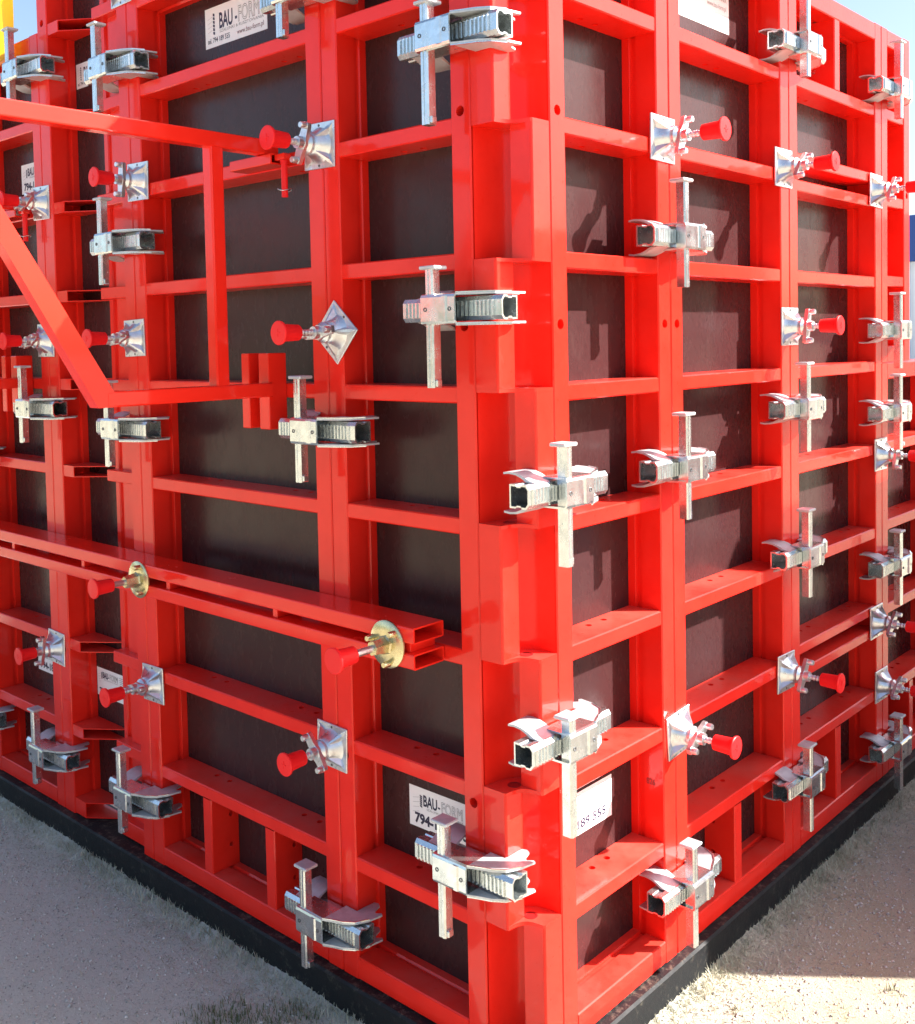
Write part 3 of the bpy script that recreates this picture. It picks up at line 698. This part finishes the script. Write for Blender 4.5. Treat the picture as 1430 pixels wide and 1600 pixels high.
# ------------------------------------------------------------------ stickers
_txt = {}
def text_mesh(body, size, material, offset=0.0, sx=1.0, outline=0.0):
    cu = bpy.data.curves.new('t', 'FONT'); cu.body = body; cu.size = size; cu.offset = offset; cu.resolution_u = 3
    if outline > 0: cu.fill_mode = 'NONE'; cu.bevel_depth = outline; cu.bevel_resolution = 0
    cu.align_x = 'LEFT'
    ob = bpy.data.objects.new('t', cu); COL.objects.link(ob)
    dg = bpy.context.evaluated_depsgraph_get(); dg.update()
    me = bpy.data.meshes.new_from_object(ob.evaluated_get(dg))
    bpy.data.objects.remove(ob)
    # lay into x-z plane facing -y
    for v in me.vertices: v.co = (v.co.x*sx, 0, v.co.y)
    me.materials.clear(); me.materials.append(material); me.name = 'lettering'; return me
def sticker(parent, x, z, w, h, kind, rot=0.0):
    """x,z: lower-left corner in the panel's own frame"""
    y = PLYD+.001
    s_ = part('sticker', MB().box(0, w, -.0005, -.0001, 0, h), PAPER, parent); s_.location = (x, y, z)
    if rot: s_.rotation_euler = (0, rot, 0); s_.location = (x+w, y, z+h)
    def put(body, px, pz, size, m_, sx=1.0, off=0.0, lay=.0009, outline=0.0):
        o = link('lettering', text_mesh(body, size, m_, off, sx, outline), s_, (px, -lay, pz)); return o
    k = w/.30
    if kind == 'D':
        put('SZALUNKI & RUSZTOWANIA', .040*k, h-.022*k, .0150*k, INKG, 1.25); put('www.bau-form.pl', .165*k, h-.048*k, .021*k, INKG, .80)
        return
    # logo: a small tower of slanted bars beside fine outline lines
    b = MB()
    for q in range(6):
        z0 = h-(.024+q*.0056)*k if kind != 'A' else h-(.026+q*.0108)*k
        hh = (.0044 if kind != 'A' else .0082)*k; xx = .040*k
        b.add([(xx, -.0009, z0), (xx+.009*k, -.0009, z0-.003*k), (xx+.009*k, -.0009, z0-.003*k+hh), (xx, -.0009, z0+hh)], [(0, 1, 2, 3)])
    link('logo', b.mesh('logo', INK), s_)
    b = MB()
    for q in range(4):
        z0 = h-(.028+q*.013)*k; b.add([(.013*k, -.0009, z0-.006*k), (.037*k, -.0009, z0), (.037*k, -.0009, z0+.0007), (.013*k, -.0009, z0-.0053*k)], [(0, 1, 2, 3)])
    link('logo', b.mesh('logo', INKG), s_)
    if kind == 'A':
        zt = h-.068*k; sz = .064*k
        put('BAU', .070*k, zt, sz, INK, .56, .0016); put('-', .149*k, zt, sz, INK, .55, .001)
        put('FORM', .163*k, zt, sz, INKG, .61, 0, .0009, .0007)
        put('SZALUNKI & RUSZTOWANIA', .072*k, zt-.013*k, .0125*k, INKG, 1.30)
        put('tel. 794 189 555', .012*k, .013*k, 0.021*k, INK, .80, .0003); put('www.bau-form.pl', .158*k, .014*k, .021*k, INKR, .86)
    else:
        zt = h-.047*k; sz = .042*k
        put('BAU', .052*k, zt, sz, INK, .66, .0012); put('-', .107*k, zt, sz, INK, .7, .0005)
        put('FORM', .119*k, zt, sz, INKG, .70, 0, .0009, .0005)
        put('SZALUNKI & RUSZTOWANIA', .065*k, zt-.010*k, .0085*k, INKG, 1.2)
        b = MB()
        for q in range(5): b.add([(.212*k, -.0009, h-(.020+q*.009)*k), ((.290-.012*(q % 2))*k, -.0009, h-(.020+q*.009)*k), ((.290-.012*(q % 2))*k, -.0009, h-(.0175+q*.009)*k), (.212*k, -.0009, h-(.0175+q*.009)*k)], [(0, 1, 2, 3)])
        link('logo', b.mesh('logo', INKG), s_)
        if kind == 'B': put('794-189-555', .020*k, .013*k, .038*k, INK, 1.0, .0015)
        else: put('794 189 555', .052*k, .016*k, .034*k, INK, 1.28, .0007)
def stk(p, wx, wz, w, h, kind, rot=0.0):
    o = p.location; px = wx-o.x if abs(p.rotation_euler.z) < .1 else wx-o.y
    sticker(p, px, wz-o.z, w, h, kind, rot)
stk(pB, -1.249, 2.502, .295, .116, 'A')
stk(pA, -.461, .392, .278, .104, 'B')
stk(pC, -2.458, 2.205, .285, .108, 'B')
stk(pC, -2.470, .392, .285, .106, 'B')
stk(pR2, .860, 2.513, .290, .110, 'D')
stk(pR1, .200, .388, .279, .108, 'C')
stk(filler, -2.024, .390, .214, .100, 'B')
stk(filler, -2.021, 2.520, .214, .084, 'A')
# stamped number on the inner side of a stile
o = link('stamped_number', text_mesh('826', .022, STAMP, .0006, .8), pR1)
o.rotation_euler = (0, 0, -math.pi/2); o.location = (.507-.0012-SW-.0008, .052, .455-BOT)

# ------------------------------------------------------------------ soil drifted against the edging
def bank(along, n, sgn):
    b = MB(); rows = 6; vs = []
    for i in range(n+1):
        u_ = along[0]+(along[1]-along[0])*i/n
        h = .006+.010*abs(math.sin(u_*7.3+1)*math.sin(u_*2.1))+.006*random.random(); w_ = .05+.05*abs(math.sin(u_*5.1))+.02*random.random()
        for k in range(rows+1):
            f = k/rows; d = PO-.002+f*w_+(.002*random.random() if 0 < k < rows else 0); z = GZ-.003+(h+.003)*(1-f)**1.6+(.0025*random.random() if k < rows else 0)
            vs.append((u_, -d, z) if sgn == 'L' else (d, u_, z))
    fs = [(i*(rows+1)+k, (i+1)*(rows+1)+k, (i+1)*(rows+1)+k+1, i*(rows+1)+k+1) for i in range(n) for k in range(rows)]
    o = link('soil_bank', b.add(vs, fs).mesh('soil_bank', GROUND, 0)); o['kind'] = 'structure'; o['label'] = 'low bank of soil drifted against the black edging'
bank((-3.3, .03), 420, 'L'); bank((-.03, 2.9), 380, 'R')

# ------------------------------------------------------------------ ground cover near the base
def scatter_ok(x, y):
    if -3.6 < x < PO+.004 and y > -PO-.004 and y < 3.2: return False
    return True
gbm = MB()
for k in range(34000):
    if random.random() < .6: x = random.uniform(-2.8, .1); y = -PO-random.random()**1.3*1.0-.004
    else: y = random.uniform(.2, 2.6); x = PO+random.random()**1.3*.9+.004
    if not scatter_ok(x, y): continue
    r = random.choice((.0014, .0016, .002, .002, .0026, .003, .0042, .006 if random.random() < .2 else .002)) * random.uniform(.7, 1.25)
    vs = []
    for (a, b, c_) in ((1, 0, 0), (-1, 0, 0), (0, 1, 0), (0, -1, 0), (0, 0, 1), (0, 0, -1)):
        s_ = r*random.uniform(.7, 1.3); vs.append((x+a*s_, y+b*s_, GZ+r*.25+c_*s_*.7))
    gbm.add(vs, [(0, 2, 4), (2, 1, 4), (1, 3, 4), (3, 0, 4), (2, 0, 5), (1, 2, 5), (3, 1, 5), (0, 3, 5)])
tag(link('gravel', gbm.mesh('gravel', STONE, 0, False)), 'small pale gravel stones strewn on the sandy ground', 'gravel', kind='stuff')
def blade(mb, x, y, h, w, lean, ang, curve=.5, zb=0.0):
    ca, sa = math.cos(ang), math.sin(ang); px, py = -sa*w, ca*w
    pts = [(0, 0), (.5*lean*(1-curve*.4), .55*h), (lean, h)]
    vs = []
    for k, (d, z) in enumerate(pts):
        ww = (1, .8, .05)[k]
        vs += [(x+ca*d+px*ww, y+sa*d+py*ww, GZ+zb+z), (x+ca*d-px*ww, y+sa*d-py*ww, GZ+zb+z)]
    mb.add(vs, [(0, 1, 3, 2), (2, 3, 5, 4)])
gbm = MB()
for k in range(20000):
    if random.random() < .5:
        x = random.uniform(-3.2, .1); d = random.expovariate(1/.07) if random.random() < .85 else abs(random.gauss(0, .6)); y = -PO-.002-d
    else:
        y = random.uniform(-.2, 2.6); d = random.expovariate(1/.07) if random.random() < .85 else abs(random.gauss(0, .6)); x = PO+.002+d
    if not scatter_ok(x, y): continue
    near = d < .05
    h = random.uniform(.004, .010)*(random.uniform(1.2, 3.0) if near else 1)
    blade(gbm, x, y, h, random.uniform(.0006, .0013), random.uniform(.004, .024), random.uniform(0, 6.28), .5, max(0, .012*(1-d/.07)) if near else (.004 if d < .1 else 0))
tag(link('dry_straw', gbm.mesh('dry_straw', STRAW, 0, False)), 'short dry straw litter along the black edging', 'straw', kind='stuff')
gbm = MB()
for (cx, cy, n, sp, hh) in ((-.835, -.262, 260, .045, .022), (-.79, -.215, 160, .03, .02), (-.705, -.150, 240, .04, .022), (-.665, -.085, 120, .03, .02), (-.775, -.05, 60, .02, .016),
                            (.155, .635, 16, .010, .022), (.430, .985, 18, .012, .026), (.36, .80, 8, .02, .016), (.26, .72, 6, .012, .014)):
    for k in range(n):
        x = random.gauss(cx, sp); y = random.gauss(cy, sp)
        if scatter_ok(x, y): blade(gbm, x, y, random.uniform(.5, 1.1)*hh, random.uniform(.0006, .0012), random.uniform(.002, .014), random.uniform(0, 6.28))
tag(link('grass', gbm.mesh('grass', GRASS, 0, False)), 'sparse green grass blades sprouting from the gravel', 'grass', kind='stuff')

# ------------------------------------------------------------------ unseen formwork panels and bag, added to cast shade from the right
def shadow_panel(y0, y1, h, label):
    t = panel('L', 0, y1-y0, label, z0=0, z1=h, ribs=[(z+.01, RH) for z in RIBZ.values() if z < h-.15])
    t.location = (1.46, y1, GZ); t.rotation_euler = (0, 0, -math.pi/2)
    p_ = MB(); a_ = Vector((y1-y0-.25, .125, h*.75)); b_ = Vector((y1-y0-.25, .125+h*.5, .012))
    p_.lathe([(.024, 0), (.024, (b_-a_).length)], a_, b_-a_, 14); part('raking_prop', p_, RED2, t, 40)
    part('prop_foot', MB().box(b_.x-.07, b_.x+.07, b_.y-.07, b_.y+.07, 0, .012, .002), GALV, t)
shadow_panel(1.985, 2.44, 2.22, 'shorter red panel of an added shadow-casting wall, outside the photo on the right')
shadow_panel(2.44, 3.34, 2.60, 'taller red panel of an added shadow-casting wall, outside the photo on the right')
shadow_panel(3.34, 4.24, 2.60, 'end red panel of an added shadow-casting wall, outside the photo on the right')

t = thing('shadow_bag', 'white woven bulk bag of gravel added to shape the shadow, outside the photo on the right', 'bulk bag', None, (.98, 2.20, GZ), R(8))  # bag added out of view to bulge the shadow edge on the ground
b = MB(); n = 14; G = [[None]*(n+1) for _ in range(n+1)]
def bagp(x, y, z):
    v = Vector((x, y, z)); l4 = (abs(x)**4.5+abs(y)**4.5+abs(z)**6)**(1/4.8)
    v = v/l4 if l4 > 1e-6 else v
    k = 1+.05*math.cos(z*2.2)+.012*math.sin(7*x+3*y)*math.cos(6*z)
    return (v.x*.43*k, v.y*.43*k, .50+v.z*.50)
for ax in range(3):
    for sg in (-1, 1):
        vs = []
        for i in range(n+1):
            for j in range(n+1):
                p_ = [0, 0, 0]; p_[ax] = sg; p_[(ax+1) % 3] = -1+2*i/n; p_[(ax+2) % 3] = -1+2*j/n; vs.append(bagp(*p_))
        b.add(vs, [(i*(n+1)+j, (i+1)*(n+1)+j, (i+1)*(n+1)+j+1, i*(n+1)+j+1) for i in range(n) for j in range(n)])
part('sack', b, FACADE, t, 60)
for sx in (-1, 1):
    for sy in (-1, 1):
        q = MB()
        for k in range(8):
            a0, a1 = math.pi*k/8, math.pi*(k+1)/8
            p0 = Vector((sx*.26+.09*math.cos(a0), sy*.26, .93+.16*math.sin(a0))); p1 = Vector((sx*.26+.09*math.cos(a1), sy*.26, .93+.16*math.sin(a1)))
            q.lathe([(.014, 0), (.014, (p1-p0).length)], p0, p1-p0, 8)
        part('lifting_loop', q, BLUE, t, 40)

# ------------------------------------------------------------------ background
t = thing('warehouse', 'white clad warehouse with blue fascia at the far right edge', 'building', None, (-9.0, 27.0, GZ), 0)
b = MB(); b.box(0, 18, 0, 14, 0, 3.55); wl_ = part('wall', b, FACADE, t)
part('fascia', MB().box(-.25, 18.25, -.25, 14.25, 3.55, 4.75, .02), BLUE, t)
for k in range(46): part('cladding_rib', MB().box(.2+k*.385, .26+k*.385, -.035, .001, .02, 3.54), FACADE, wl_) if k == 0 else None
rb = [c_ for c_ in wl_.children][0]
for k in range(1, 46):
    c_ = rb.copy(); COL.objects.link(c_); c_.location.x = k*.385
for x in (4.0, 10.5):
    d = part('roller_door', MB().box(x, x+3, -.06, -.036, .02, 3.0, .01), BLUE, t)

# distant belt of trees round the yard (behind the camera and at the sides)
lf = MB(); random.seed(11)
for k in range(900):
    a = random.uniform(0, 2*math.pi)
    # leave the sun side and the visible sky wedge low
    rr = random.uniform(46, 60); x, y = rr*math.cos(a), rr*math.sin(a)
    if y > 14: continue
    hh = random.uniform(2.5, 5.5)
    for q in range(16):
        cx = x+random.gauss(0, 1.6); cy = y+random.gauss(0, 1.6); cz = GZ+abs(random.gauss(hh*.45, hh*.28)); r = random.uniform(.35, .9)
        u_ = Vector((random.gauss(0, 1), random.gauss(0, 1), random.gauss(0, 1))).normalized(); v_ = u_.orthogonal().normalized(); w_ = u_.cross(v_)
        P0 = Vector((cx, cy, cz))
        lf.add([P0+v_*r, P0+w_*r*.7, P0-v_*r, P0-w_*r*.7], [(0, 1, 2, 3)])
tag(link('distant_woodland', lf.mesh('distant_woodland', LEAF, 0, False)), 'far green belt of trees round the yard', 'trees', kind='stuff')
